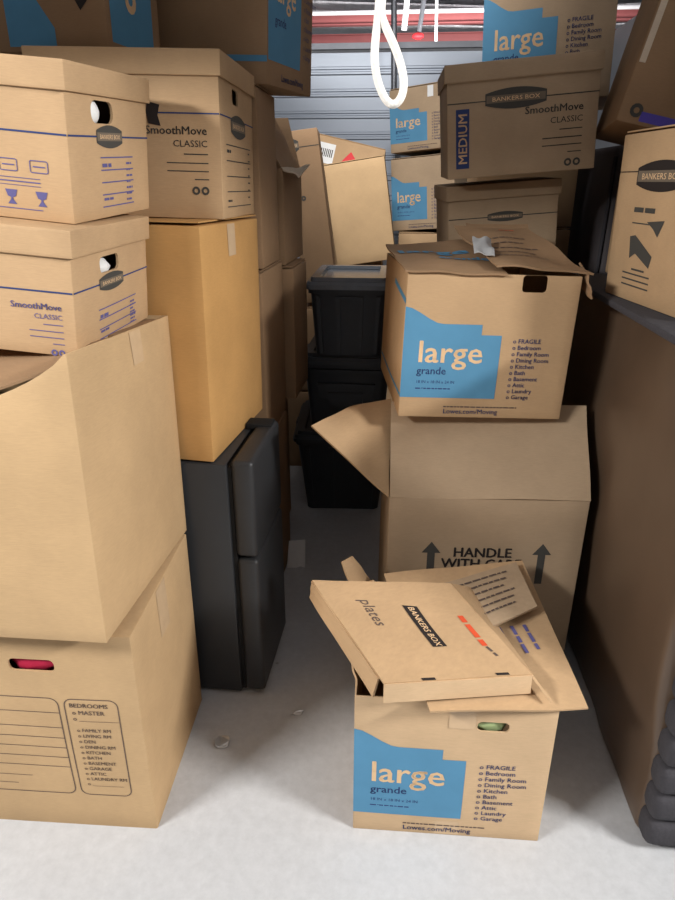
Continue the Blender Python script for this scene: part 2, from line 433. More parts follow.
def oval_logo(B, face, a, b, hw, hh, ink='grey_ink', word=True):
    n = 12; pts = []
    for i in range(n + 1):
        t = -1 + 2 * i / n; pts.append((a + hw * t, b + hh * (0.55 + 0.45 * (1 - t * t))))
    for i in range(n + 1):
        t = 1 - 2 * i / n; pts.append((a + hw * t, b - hh * (0.55 + 0.45 * (1 - t * t))))
    B.poly('logo_badge', face, ink, pts, 0.0010)
    B.rects('logo_band', face, 'badge_band', [(a - hw * .96, a + hw * .96, b - hh * .36, b + hh * .36)], 0.0014)
    B.text('BANKERS BOX', face, 'knock', a, b - hh * .2, hh * .56, 'CENTER', off=0.0018, xs=min(1.6, hw * 1.8 / (hh * .56 * 7.6)))
def classic_print(B, face, a1, top, k=1.0, ink='violet'):
    """right-aligned block: name, CLASSIC, text rules and the two round marks"""
    B.text('SmoothMove', face, ink, a1, top, .032 * k, 'RIGHT', bold=0.012, xs=1.1)
    B.text('CLASSIC', face, ink, a1, top - .034 * k, .026 * k, 'RIGHT', xs=1.1)
    B.rects('text_rules', face, ink, [(a1 - .075 * k, a1, top - .056 * k, top - .053 * k), (a1 - .13 * k, a1, top - .081 * k, top - .078 * k),
                                   (a1 - .13 * k, a1, top - .104 * k, top - .101 * k), (a1 - .045 * k, a1, top - .127 * k, top - .124 * k)])
    for dx in (-.042 * k, -.013 * k):
        ring(B, face, a1 + dx, top - .158 * k, .0125 * k, .006 * k, ink)
def ring(B, face, a, b, r1, r0, ink, n=12):
    vs, fs = [], []
    for i in range(n):
        t = 2 * math.pi * i / n; vs += [B.pt(face, a + r1 * math.cos(t), b + r1 * math.sin(t), .0012), B.pt(face, a + r0 * math.cos(t), b + r0 * math.sin(t), .0012)]
    for i in range(n): j = (i + 1) % n; fs.append((2 * i, 2 * j, 2 * j + 1, 2 * i + 1))
    me = bpy.data.meshes.new('recycling_mark'); me.from_pydata([tuple(v) for v in vs], [], fs); link('recycling_mark', me, ink, B.root)
def form_print(B, face, a0, a1, b0, b1, ink='violet', n=5):
    rs = []
    for i in range(n):
        y = b0 + (b1 - b0) * i / (n - 1); rs.append((a0, a1, y - .0012, y + .0012))
    B.rects('form_lines', face, ink, rs)
    rnd = random.Random(int(a0 * 1000))
    scribble(B, face, ink, a0 + .006, a0 + .045, b1 - .018, .007, rnd); scribble(B, face, ink, a0 + .006, a0 + .05, b0 + .012, .005, rnd)
    for k in range(7):
        y = b1 - .014 - k * (b1 - b0) * .13; scribble(B, face, ink, a1 - .036, a1 - rnd.uniform(.002, .014), y, .004, rnd)
def lid_box(name, p, label, mat='kraft', lid_h=.062, holes=(), group=None, seed=0, bulge=.002):
    B = Box(name, [*p[:8], p[8] - .006], bulge, seed)
    B.root['_h'] = p[8]
    B.body(mat, open_top=True, holes=holes)
    # lid: a shallow cap over the body
    L = Box.__new__(Box); L.root = B.root; L.w, L.d, L.h, L.b, L.seed = B.w + .014, B.d + .014, lid_h, .0015, seed + 3
    vs, fs = [], []
    n = 8; z0 = p[8] - lid_h
    for fc in ('front', 'right', 'left', 'back', 'top'):
        W, Hh = L.size(fc); o = len(vs)
        for j in range(n + 1):
            for i in range(n + 1): vs.append(L.pt(fc, W * i / n, Hh * j / n) + Vector((0, 0, z0)))
        for j in range(n):
            for i in range(n): q = o + j * (n + 1) + i; fs.append((q, q + 1, q + n + 2, q + n + 1))
    me = bpy.data.meshes.new('lid'); me.from_pydata([tuple(v) for v in vs], [], fs)
    bm = bmesh.new(); bm.from_mesh(me); bmesh.ops.remove_doubles(bm, verts=bm.verts, dist=1e-5); bmesh.ops.recalc_face_normals(bm, faces=bm.faces); bm.to_mesh(me); bm.free()
    o = link('lid', me, mat)
    bake(o, [('SOLIDIFY', dict(thickness=.004, offset=-1, use_even_offset=True)), ('BEVEL', dict(width=.005, segments=2, limit_method='ANGLE', angle_limit=R(50)))])
    o.parent = B.root
    B.label(label, 'box', group); return B
def scribble(B, face, ink, a0, a1, b, h, rnd, name='small_print'):
    rs = []; x = a0
    while x < a1 - h:
        w = min(h * rnd.uniform(1.5, 4.5), a1 - x); rs.append((x, x + w, b, b + h)); x += w + h * .6
    return B.rects(name, face, ink, rs)
def line_round(B, v, ink='navy', faces=('front', 'right'), t=.0016):
    for fc in faces:
        W, _ = B.size(fc); B.rects('printed_line', fc, ink, [(0.001, W - .001, v - t, v + t)])
def closed_carton(name, p, label, mat='kraft', seed=0, bulge=.004, group=None, seam='x', tape=False):
    B = Box(name, p, bulge, seed); B.body(mat)
    # the two outer flaps meeting along the top
    for s in (-1, 1):
        w, d, h = B.w, B.d, B.h
        v, f = boxvf(-w / 2 + .004, w / 2 - .004, .0015 if s > 0 else -d / 2 + .004, d / 2 - .004 if s > 0 else -.0015, h + bulge + .0005, h + bulge + .004)
        mesh('top_flap', v, f, mat, B.root)
    if tape:
        v, f = boxvf(-B.w / 2, B.w / 2, -.025, .025, B.h + bulge + .004, B.h + bulge + .0046); mesh('tape', v, f, 'tape', B.root)
    B.label(label, 'box', group); return B

# ------------------------------------------------------------------ left stack by the entrance
A1 = Box('moving_box', [-0.844, 1.311, 0, 1.4, 0.6, 0.5, 0.58, 0.44, 0.598], .004, 1)
A1.body('kraft_warm', holes=[('front', .347, .510, .052, .0165, .013)])
W, Hh = A1.w, A1.h
def outline(B, face, a0, a1, b0, b1, r, t, ink, name='form_outline'):
    cx, cy = (a0 + a1) / 2, (b0 + b1) / 2
    def sub(pts):
        out = []
        for p, q in zip(pts, pts[1:] + pts[:1]):
            m = 10 if max(abs(p[0] - q[0]), abs(p[1] - q[1])) > .02 else 1
            out += [(p[0] + (q[0] - p[0]) * t / m, p[1] + (q[1] - p[1]) * t / m) for t in range(m)]
        return out
    o_ = rrect((a1 - a0) / 2, (b1 - b0) / 2, r); i_ = rrect((a1 - a0) / 2 - t, (b1 - b0) / 2 - t, r - t); o_, i_ = sub(o_), sub(i_); k = len(o_)
    vs = [B.pt(face, cx + x, cy + y, .0010) for x, y in o_] + [B.pt(face, cx + x, cy + y, .0010) for x, y in i_]
    fs = [(i, (i + 1) % k, k + (i + 1) % k, k + i) for i in range(k)]
    me = bpy.data.meshes.new(name); me.from_pydata([tuple(v) for v in vs], [], fs); return link(name, me, ink, B.root)
outline(A1, 'front', .03, .392, .115, .420, .022, .0022, 'brown_ink')
outline(A1, 'front', .404, .530, .115, .420, .020, .0022, 'brown_ink')
A1.rects('form_lines', 'front', 'brown_ink', [(.032, .390, z, z + .0018) for z in (.375, .330, .298, .267, .236, .205)] + [(.05, .29, .170, .1715), (.06, .25, .142, .1435)])
A1.text('BEDROOMS', 'front', 'brown_ink', .416, .395, .0170, bold=.012)
A1.text('o MASTER\no ___________', 'front', 'brown_ink', .420, .374, .0170, bold=.008, space=1.05)
A1.text("\n".join('o ' + s for s in ('FAMILY RM', 'LIVING RM', 'DEN', 'DINING RM', 'KITCHEN', 'BATH', 'BASEMENT', 'GARAGE', 'ATTIC', 'LAUNDRY RM', '___________')), 'front', 'brown_ink', .424, .322, .0140, bold=.008, space=1.24)
A1.patch('tape', 'right', 'tape', .17, .235, .46, Hh - .004, .0009)
A1.label('tan moving box with printed form and red-filled hand hole, on the floor')
tag(lump('red_cloth_bundle', mat_of(A1.root) @ Vector((.058, -.188, .508)), (.070, .026, .035), 'red_cloth', 3), 'crimson cloth showing through the hand hole of the tan box', 'cloth')

p2 = [-0.859, 1.287, 0.614, -0.4, -3.4, -0.5, 0.60, 0.52, 0.59]
A2 = Box('moving_box', p2, .014, 2)
def warp_a2(p, fc, u, v):
    k = (max(p.z, 0) / A2.h) ** 5 * max(0.0, 1 - (p.y + A2.d / 2 + .02) / .10)
    dist = A2.w / 2 - p.x
    q = Vector((p.x, p.y, p.z - min(k, 1) * .17 * (1 - math.exp(-max(dist, 0) / .17))))
    if fc == 'front':   # soft upright creases in the front wall
        q.y -= .007 * math.sin(math.pi * v) * math.exp(-((dist - .10) / .03) ** 2) + .012 * math.sin(math.pi * v) * math.exp(-((dist - .22) / .05) ** 2)
    return q
A2.body('kraft_warm', open_top=True, n=22, warp=warp_a2, bev=.010)
A2.patch('tape', 'right', 'tape', .27, .33, A2.h - .075, A2.h - .004, .0012)
sheet('top_flap', *[mat_of(A2.root) @ Vector(q) for q in ((-.29, -.25, .395), (.285, -.25, .566), (.285, -.02, .578), (-.29, -.02, .56))], 'kraft_brown', A2.root, wav=.01, seed=4)
sheet('top_flap', *[mat_of(A2.root) @ Vector(q) for q in ((-.29, 0, .575), (.29, 0, .58), (.29, .25, .58), (-.29, .25, .575))], 'kraft_brown', A2.root, wav=.002, seed=5)
A2.label('large bulging tan carton with slumped open rim, on the box with printed form')

A3 = lid_box('file_box', [-0.815, 1.372, 1.204, -0.2, 0.8, 4.9, 0.419, 0.38, 0.236],
             'lidded file box with violet print, on the large bulging carton', holes=[('right', .165, .158, .046, .016, .012)], seed=11, lid_h=.05)
line_round(A3, .122, 'navy')
oval_logo(A3, 'right', .17, .122, .060, .018, 'grey_ink'); oval_logo(A3, 'front', .21, .122, .055, .017)
classic_print(A3, 'front', .395, .088, .52)
form_print(A3, 'right', .10, .30, .012, .072, n=4)
tag(lump('paper_bundle', mat_of(A3.root) @ Vector((.180, -.03, .146)), (.022, .05, .022), 'white_paper', 8), 'white paper showing through the hand hole of the lower file box', 'paper')
A4 = lid_box('file_box', [-0.811, 1.445, 1.450, -2.8, 2.4, 5.3, 0.42, 0.36, 0.272],
             'topmost lidded file box with round hand hole and blue line, on another file box', holes=[('right', .140, .196, .046, .020, .018)], seed=12, lid_h=.048)
line_round(A4, .153, 'navy')
oval_logo(A4, 'right', .165, .153, .056, .021, 'grey_ink')
form_print(A4, 'right', .12, .27, .022, .115)
A4.rects('text_rules', 'front', 'violet', [(.1, .36, .066, .068), (.1, .36, .060, .061), (.1, .36, .018, .0195), (.1, .36, .073, .0742)])
for a in (.235, .30, .36):
    outline(A4, 'front', a - .018, a + .018, .084, .106, .004, .0016, 'violet', 'pictogram'); A4.rects('pictogram', 'front', 'violet', [(a - .012, a + .012, .094, .096)])
    A4.poly('pictogram', 'front', 'violet', [(a - .012, .052), (a + .012, .052), (a + .008, .040), (a + .002, .038), (a + .002, .030), (a + .009, .026), (a - .009, .026), (a - .002, .030), (a - .002, .038), (a - .008, .040)])
tag(lump('white_bottle', mat_of(A4.root) @ Vector((.186, -.058, .196)), (.022, .036, .028), 'white_paper', 9, .1), 'round white object in the hand hole of the topmost file box', 'bottle')

# ------------------------------------------------------------------ fridge and the boxes on it
fr = empty('mini_fridge', (-0.588, 1.745, 0), -2.0)
fw, fd, fh = .46, .341, .792
bevel_box('body', (-fw / 2, fw / 2 - .075, -fd / 2, fd / 2, .012, fh), 'fridge', fr, .006, 2)
bevel_box('door_gasket', (fw / 2 - .076, fw / 2 - .062, -fd / 2 + .008, fd / 2 - .008, .02, fh - .008), 'fridge_gap', fr, .002, 1)
for z0, z1, nm in ((.022, .498, 'door'), (.506, fh + .012, 'freezer_door')):
    d_ = bevel_box(nm, (fw / 2 - .063, fw / 2, -fd / 2 - .002, fd / 2 + .002, z0, z1), 'fridge', fr, .014, 4)
bevel_box('top_hinge', (fw / 2 - .09, fw / 2 - .01, fd / 2 - .07, fd / 2 - .01, fh, fh + .02), 'fridge_gap', fr, .004, 2)
for x in (-.18, .12):
    for y in (-.13, .13): bevel_box('foot', (x - .02, x + .02, y - .02, y + .02, 0, .014), 'fridge_gap', fr, .003, 1)
tag(fr, 'dark grey two-door mini fridge on the concrete floor', 'fridge')

B1 = closed_carton('moving_box', [-0.621, 1.822, 0.797, -5.3, -0.6, 0.8, 0.34, 0.468, 0.604], 'tall golden-tan plain carton standing on the mini fridge', 'kraft_gold', 21, .006)
B1.patch('tape', 'right', 'tape', .19, .25, B1.h - .085, B1.h - .004, .001)
B2 = lid_box('file_box', [-0.67, 1.903, 1.414, 0.4, -0.5, 1.5, 0.46, 0.391, 0.372], 'large lidded file box on the tall golden-tan carton', holes=[('right', .165, .290, .034, .018, .010)], seed=22, lid_h=.055)
line_round(B2, .238, 'navy')
oval_logo(B2, 'right', .19, .222, .085, .028)
B2.poly('pictogram', 'front', 'black_ink', [(.285, .214), (.315, .209), (.309, .232), (.315, .255), (.285, .262), (.28, .24)], .0016)
classic_print(B2, 'front', .428, .192, .80, 'grey_ink'); form_print(B2, 'right', .05, .34, .028, .175, 'grey_ink')

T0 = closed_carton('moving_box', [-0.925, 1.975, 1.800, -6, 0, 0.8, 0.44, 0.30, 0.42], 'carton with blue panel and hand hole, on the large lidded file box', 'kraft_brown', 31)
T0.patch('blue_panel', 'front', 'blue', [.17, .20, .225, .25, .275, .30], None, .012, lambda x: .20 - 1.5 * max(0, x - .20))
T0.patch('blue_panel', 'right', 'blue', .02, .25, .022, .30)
T0.poly('hand_hole_shade', 'front', 'black_ink', [(.35, .13), (.375, .085), (.405, .115), (.39, .16)], .0012)  # dark patch painted as the shade inside a hand hole, nothing is cut
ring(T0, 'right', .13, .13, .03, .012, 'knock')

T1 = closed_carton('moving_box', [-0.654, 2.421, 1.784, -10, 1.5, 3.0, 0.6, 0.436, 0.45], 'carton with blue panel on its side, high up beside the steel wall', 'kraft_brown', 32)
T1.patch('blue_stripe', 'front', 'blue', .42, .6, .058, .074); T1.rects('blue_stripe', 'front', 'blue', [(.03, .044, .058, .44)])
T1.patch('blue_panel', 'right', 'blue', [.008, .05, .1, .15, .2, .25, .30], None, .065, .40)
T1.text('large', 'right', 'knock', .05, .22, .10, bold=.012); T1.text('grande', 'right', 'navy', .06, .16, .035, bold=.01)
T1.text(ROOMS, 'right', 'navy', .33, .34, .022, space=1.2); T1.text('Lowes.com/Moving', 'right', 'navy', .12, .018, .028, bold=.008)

# ------------------------------------------------------------------ boxes behind the fridge
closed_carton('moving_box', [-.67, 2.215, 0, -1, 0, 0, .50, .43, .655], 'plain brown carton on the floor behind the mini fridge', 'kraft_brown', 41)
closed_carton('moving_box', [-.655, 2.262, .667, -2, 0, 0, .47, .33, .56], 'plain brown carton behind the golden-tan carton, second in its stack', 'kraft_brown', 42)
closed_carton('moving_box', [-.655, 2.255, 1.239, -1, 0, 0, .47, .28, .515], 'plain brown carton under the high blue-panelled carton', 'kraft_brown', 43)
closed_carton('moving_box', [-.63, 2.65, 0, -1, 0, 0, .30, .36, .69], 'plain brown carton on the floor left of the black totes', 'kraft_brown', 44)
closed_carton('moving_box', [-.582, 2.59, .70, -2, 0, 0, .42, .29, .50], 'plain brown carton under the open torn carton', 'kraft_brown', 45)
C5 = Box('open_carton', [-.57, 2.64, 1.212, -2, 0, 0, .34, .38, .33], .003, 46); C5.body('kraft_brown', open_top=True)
mw = mat_of(C5.root)
sheet('top_flap', *[mw @ Vector(q) for q in ((.165, -.19, .33), (.165, .19, .33), (.07, .17, .51), (.06, -.19, .53))], 'kraft_brown', C5.root, wav=.02, seed=3)
sheet('torn_flap', *[mw @ Vector(q) for q in ((.165, -.19, .33), (.165, .10, .33), (.215, .12, .345), (.225, -.17, .300))], 'edge', C5.root, wav=.012, seed=8)
sheet('top_flap', *[mw @ Vector(q) for q in ((-.165, .195, .33), (.165, .195, .33), (.11, .25, .52), (-.10, .25, .52))], 'kraft_brown', C5.root, wav=.01, seed=5)
C5.label('open brown carton with torn raised flaps, behind the stacked file boxes')
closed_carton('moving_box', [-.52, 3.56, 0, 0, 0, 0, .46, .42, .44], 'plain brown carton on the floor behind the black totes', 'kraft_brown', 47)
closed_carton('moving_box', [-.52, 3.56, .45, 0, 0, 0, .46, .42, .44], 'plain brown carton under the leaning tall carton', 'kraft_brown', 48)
C4 = Box('leaning_carton', [-.385, 3.50, .925, 4, -1.0, -7.0, .165, .28, .80], .008, 49)
C4.body('kraft_brown', n=12); oval_logo(C4, 'front', .035, .735, .034, .03)
C4.rects('printed_line', 'front', 'grey_ink', [(.07, .164, .725, .7285)]); ring(C4, 'front', .06, .50, .012, .004, 'grey_ink')
C4.label('tall brown carton leaning against the pile above the totes')

# ------------------------------------------------------------------ black totes
def tote(p, label, wt, dt, hh, taper=.045, lid='black_plastic', ribs=2, lidh=.035):
    r = empty('storage_tote', p[:3], p[3])
    def shell(w0, d0, z0, w1, d1, z1, rad=.03):
        a = rrect(w0 / 2, d0 / 2, rad); b = rrect(w1 / 2, d1 / 2, rad); k = len(a)
        vs = [(x, y, z0) for x, y in a] + [(x, y, z1) for x, y in b]
        fs = [(i, (i + 1) % k, k + (i + 1) % k, k + i) for i in range(k)] + [tuple(range(k)), tuple(range(2 * k - 1, k - 1, -1))]
        return vs, fs
    wb, db = wt - 2 * taper, dt - 2 * taper
    bo = mesh('body', *shell(wb, db, 0, wt - .02, dt - .02, hh), 'black_plastic', r, 35)
    rim = mesh('rim', *shell(wt - .006, dt - .006, hh - .03, wt - .002, dt - .002, hh), 'black_plastic', r, 35)
    def yf(z): return -(db / 2 + (dt - .02 - db) / 2 * z / hh)
    def rib(x0, x1, z0, z1, dep=.010):
        s = 1 + (z1 / hh) * .12
        vs = [(x0, yf(z0) + .005, z0), (x1, yf(z0) + .005, z0), (x1 * s, yf(z1) + .005, z1), (x0 * s, yf(z1) + .005, z1)]
        vs += [(x, y - dep - .005, z) for x, y, z in vs]
        mesh('moulded_rib', vs, [(0, 1, 2, 3), (4, 5, 6, 7), (0, 1, 5, 4), (1, 2, 6, 5), (2, 3, 7, 6), (3, 0, 4, 7)], 'black_plastic', r)
    if ribs == 2:
        rib(-.17 * wb, -.15 * wb + .012, .01, hh - .045); rib(.17 * wb - .004, .19 * wb + .004, .01, hh - .045)
        rib(-.155 * wb, .175 * wb, hh - .055, hh - .042); rib(-wb / 2 + .02, -wb / 2 + .035, .01, hh - .04); rib(wb / 2 - .035, wb / 2 - .02, .01, hh - .04)
    else:
        rib(-.36 * wb, .36 * wb, hh * .50, hh - .10, .016); rib(-.22 * wb, .22 * wb, hh * .42, hh - .14, .022); rib(-wb / 2 + .02, wb / 2 - .02, hh - .05, hh - .036, .012)
    lo = mesh('lid', *shell(wt + .012, dt + .012, hh, wt, dt, hh + lidh * .55), lid, r, 35)
    mesh('lid_rim', *shell(wt + .016, dt + .016, hh - .012, wt + .016, dt + .016, hh + .004), lid, r, 35)
    # raised border and sunken panel of the lid
    a = rrect(wt / 2 - .012, dt / 2 - .012, .025); b = rrect(wt / 2 - .05, dt / 2 - .05, .02); k = len(a); z1 = hh + lidh * .55; z2 = hh + lidh
    vs = [(x, y, z1) for x, y in a] + [(x * .985, y * .985, z2) for x, y in a] + [(x * 1.02, y * 1.02, z2) for x, y in b] + [(x, y, z1 + .002) for x, y in b]
    fs = []
    for s in range(3): fs += [(s * k + i, s * k + (i + 1) % k, (s + 1) * k + (i + 1) % k, (s + 1) * k + i) for i in range(k)]
    mesh('lid_border', vs, fs, lid, lo, 35)
    for s in (-1, 1): bevel_box('latch', (s * (wt / 2 + .004) - .008, s * (wt / 2 + .004) + .008, -.04, .04, hh - .05, hh + .012), 'black_plastic', r, .004, 1)
    return tag(r, label, 'tote')
tote((-.235, 3.055, 0, 3), 'black lidded tote on the floor, lowest of three', .45, .50, .385, .05)
tote((-.20, 3.02, .42, -1), 'black lidded tote with wide moulded grip, middle of three', .40, .50, .345, .035, ribs=1)
tote((-.195, 2.965, .80, 0), 'black tote with shiny grey lid, uppermost of three', .345, .47, .295, .03, lid='grey_lid')

# ------------------------------------------------------------------ far pile
closed_carton('moving_box', [-.17, 4.32, 0, 0, 0, 0, .46, .46, .50], 'plain carton on the floor under the far shadowed box', 'kraft', 51)
E2 = Box('open_carton', [-.17, 4.32, .512, 0, 0, 0, .46, .46, .42], .003, 52); E2.body('kraft_brown', open_top=True); mw = mat_of(E2.root)
sheet('top_flap', *[mw @ Vector(q) for q in ((-.22, -.22, .42), (.22, -.22, .42), (.20, -.03, .485), (-.20, -.03, .455))], 'kraft_brown', E2.root, wav=.02, seed=6)
sheet('top_flap', *[mw @ Vector(q) for q in ((-.22, .22, .42), (.22, .22, .42), (.2, .02, .44), (-.2, .02, .44))], 'kraft_brown', E2.root, wav=.004, seed=7)
E2.label('open carton with bent flaps above the grey-lidded tote')
E1 = closed_carton('moving_box', [-.182, 4.302, 1.030, 0, -2, -8.5, .357, .40, .575], 'plain tan carton leaning below the labelled carton at the rear', 'kraft_warm', 53, seam='x')
closed_carton('moving_box', [-.35, 4.80, 0, 0, 0, 0, .5, .4, .76], 'plain carton on the floor at the rear under the labelled carton', 'kraft', 54)
closed_carton('moving_box', [-.35, 4.80, .772, 0, 0, 0, .5, .4, .64], 'plain carton directly under the labelled carton', 'kraft', 55)
E0 = closed_carton('moving_box', [-.367, 4.76, 1.512, 1.8, -14, 13, .467, .30, .197], 'tilted carton with white label and red sticker before the steel wall', 'kraft', 56, .002)
E0.patch('white_label', 'front', 'white_paper', .04, .145, .03, .155, .001); E0.rects('barcode', 'front', 'black_ink', [(.055 + .012 * i, .061 + .012 * i, .07, .12) for i in range(7)], .0016)
E0.poly('red_sticker', 'front', 'red', [(.20, .06), (.26, .03), (.315, .065), (.285, .10), (.25, .135), (.225, .10)], .001); E0.patch('white_label', 'front', 'white_paper', .39, .43, .10, .14, .001)

closed_carton('moving_box', [.26, 5.02, 0, 0, 0, 0, .5, .46, .60], 'plain carton on the floor, lowest of the rear blue-panelled stack', 'kraft', 57)
closed_carton('moving_box', [.26, 5.02, .61, 0, 0, 0, .5, .46, .55], 'plain carton second from the floor in the rear blue-panelled stack', 'kraft', 58)
F2 = closed_carton('moving_box', [.262, 5.0, 1.182, -22, -1.5, -4.5, .451, .46, .462], 'carton with blue panel at the rear, beneath its blue-panelled twin', 'kraft_pale', 59); large_print(F2)
F1 = closed_carton('moving_box', [.243, 5.0, 1.684, -24, -1.5, -4.5, .463, .46, .38], 'carton with blue panel at the rear, topmost of its stack', 'kraft_pale', 60); large_print(F1)
F1.patch('tape', 'front', 'white_paper', .27, .31, .31, .375, .001)
for k, z in ((0, .0), (1, .44), (2, .88)):
    closed_carton('moving_box', [.52, 3.15, z + .002, 0, 0, 0, .40, .44, .428], ['plain carton on the floor behind the lidded file boxes', 'plain carton second from floor behind the lidded file boxes', 'plain carton third from floor behind the lidded file boxes'][k], 'kraft', 61 + k)
closed_carton('moving_box', [.52, 3.15, 1.322, 0, 0, 0, .40, .44, .428], 'plain carton fourth from floor behind the lidded file boxes', 'kraft', 65)

# ------------------------------------------------------------------ right middle stack
closed_carton('moving_box', [.36, 2.70, 0, 0, 0, 0, .46, .40, .60], 'plain carton on the floor behind the HANDLE box', 'kraft', 71)
closed_carton('moving_box', [.36, 2.70, .612, 0, 0, 0, .44, .40, .575], 'plain carton behind the open blue-panelled box', 'kraft', 72)
H2 = lid_box('file_box', [.372, 2.675, 1.222, 4, 1, -4.3, .385, .35, .276], 'small lidded file box beneath the lidded box marked MEDIUM', 'kraft_pale', seed=73, lid_h=.05)
line_round(H2, .165, 'grey_ink'); oval_logo(H2, 'front', .20, .165, .062, .017)
H1 = lid_box('file_box', [.396, 2.57, 1.526, 0, 1.6, -4.4, .47, .40, .332], 'lidded file box with blue MEDIUM label up in the right stack', 'kraft_pale', seed=74, lid_h=.052)
line_round(H1, .222, 'grey_ink'); oval_logo(H1, 'front', .215, .225, .095, .030)
H1.patch('blue_label', 'front', 'navy', .028, .070, .03, .205); H1.text('MEDIUM', 'front', 'knock', .063, .118, .040, 'CENTER', rot=90, bold=.015)
classic_print(H1, 'front', .425, .175, .95, 'grey_ink')
H3 = closed_carton('moving_box', [.605, 3.14, 1.782, -14, 0, -2.5, .47, .55, .46], 'carton with blue panel rising behind the MEDIUM file box', 'kraft_pale', 75)
large_print(H3)

# ------------------------------------------------------------------ the open HANDLE box and the box on it
G0 = Box('moving_box', [.268, 1.935, 0, 3.4, 0, 0.4, .568, .50, .663], .006, 81); G0.body('kraft_pale', open_top=True)
m0 = mat_of(G0.root)
fl = m0 @ Vector((-.284, -.25, .663)); frr = m0 @ Vector((.284, -.25, .663))
tl, tr = py(391, 402, 1.885), py(586, 406, 1.90)
sheet('front_flap', fl, frr, tr, tl, 'kraft_pale', G0.root, wav=.012, seed=2, n=12, sag=-.004)
sheet('back_flap', m0 @ Vector((-.284, .25, .663)), m0 @ Vector((.284, .25, .663)), tr + Vector((0, .03, -.03)), tl + Vector((.02, .03, -.03)), 'kraft_pale', G0.root, wav=.006, seed=3)
tip = py(311, 426, 1.72)
sheet('side_flap', fl + Vector((-.004, 0, .002)), tip, py(350, 407, 1.90), py(391, 399, 1.96), 'kraft', G0.root, wav=.012, seed=9, n=10)
sheet('side_flap', frr, m0 @ Vector((.284, .24, .663)), m0 @ Vector((.20, .22, .80)), m0 @ Vector((.22, -.08, .74)), 'kraft_pale', G0.root, wav=.004, seed=12)
G0.text('HANDLE\nWITH CARE', 'front', 'black_ink', .278, .475, .044, 'CENTER', bold=.03, space=.85)
for a in (.128, .452):
    G0.poly('arrow_print', 'front', 'grey_ink', [(a - .028, .485), (a, .522), (a + .028, .485)]); G0.rects('arrow_print', 'front', 'grey_ink', [(a - .011, a + .011, .385, .486)])
G0.label('open carton marked HANDLE with up arrows and one flap spread out')
g1 = [.222, 2.078, .862, 6.8, -.6, 1.8, .472, .547, .405]
G1 = Box('moving_box', g1, .004, 82)
def warp_g1(p, fc, u, v):
    if fc == 'front': p = p + Vector((0, 0, (v ** 8) * .012 * math.sin(u * 9 + 1)))
    return p
G1.body('kraft', open_top=True, n=16, holes=[('front', .345, .382, .034, .0225, .010)]); large_print(G1)
G1.patch('blue_stripe', 'left', 'blue', .02, .546, .060, .070); G1.patch('blue_stripe', 'left', 'blue', .30, .546, lambda x: .345 - .10 * (x - .30), lambda x: .360 - .10 * (x - .30)); mg = mat_of(G1.root)
gl = lambda x, y, z: mg @ Vector((x, y, z))
sheet('top_flap', gl(-.245, -.285, .408), gl(.03, -.285, .405), gl(.06, .18, .46), gl(-.25, .20, .435), 'kraft_brown', G1.root, wav=.02, seed=14, n=12)
cs = (gl(.00, -.275, .425), gl(.265, -.272, .412), gl(.205, .16, .50), gl(-.03, .20, .50))
sheet('top_flap', *cs, 'kraft_brown', G1.root, wav=.018, seed=15, n=12)
sheet('curled_corner', gl(.245, -.285, .41), gl(.258, -.30, .35), gl(.275, -.16, .37), gl(.268, -.15, .43), 'kraft_brown', G1.root, wav=.012, seed=16, n=6)
sheet('torn_flap', gl(.02, .14, .41), gl(.24, .14, .41), gl(.23, .25, .51), gl(.02, .25, .51), 'kraft_brown', G1.root, wav=.02, seed=17)
sheet('patterned_label', gl(-.045, -.19, .450), gl(.010, -.20, .446), gl(.03, -.06, .48), gl(-.025, -.06, .485), 'grey_paper', G1.root, wav=.012, seed=18, t=.002)
sheet_marks(cs, 'brown_ink', [(.10, .62 - .10 * k, .17 - .02 * (k % 2)) for k in range(5)], .26, .45, G1.root, 8, .017, 3, .006)
sheet_marks(cs, 'red_ink', [(.55, .90, .06)], .26, .45, G1.root, 4, .014, 4, .007)
cl = (gl(-.245, -.285, .408), gl(.03, -.285, .405), gl(.06, .18, .46), gl(-.25, .20, .435))
sheet_text(cl, 'large', 'blue', .05, .55, .27, .46, .10, G1.root, off=.016, bold=.03); sheet_text(cl, 'grande', 'blue', .40, .30, .27, .46, .05, G1.root, off=.016, bold=.03)
G1.label('open blue-panelled carton standing on the HANDLE box')

# ------------------------------------------------------------------ front box with loose lid
N = Box('moving_box', [.164, 1.374, 0, .6, 0, 0, .455, .46, .426], .003, 91)
N.body('kraft_lit', open_top=True, n=14, holes=[('front', .315, .358, .036, .0145, .012)]); large_print(N)
N.patch('tape', 'front', 'tape', .215, .275, .350, .422, .0014); N.patch('tape', 'front', 'tape', .20, .26, .004, .05, .0003)
N.label('open blue-panelled carton on the floor under the loose lid'); mN = mat_of(N.root)
right_c = (pz(430, 712, .445), pz(588, 709, .432), pz(522, 561, .490), pz(384, 574, .492))
sheet('right_flap', *right_c, 'kraft', N.root, wav=.010, seed=21, n=12)
sheet('left_flap', mN @ Vector((-.226, -.20, .426)), mN @ Vector((-.226, .215, .426)), pz(374, 580, .505), pz(352, 660, .46), 'kraft', N.root, wav=.008, seed=22)
sheet('flap_corner', mN @ Vector((-.226, .10, .426)), mN @ Vector((-.20, .222, .426)), pz(352, 556, .535), pz(341, 562, .53), 'kraft', N.root, wav=.006, seed=23)
sheet('front_flap', mN @ Vector((-.02, -.228, .428)), mN @ Vector((.222, -.228, .428)), mN @ Vector((.20, -.05, .446)), mN @ Vector((-.0, -.05, .446)), 'kraft', N.root, wav=.004, seed=24)
torn = (pz(482, 632, .50), pz(537, 607, .498), pz(516, 563, .505), pz(440, 585, .512))
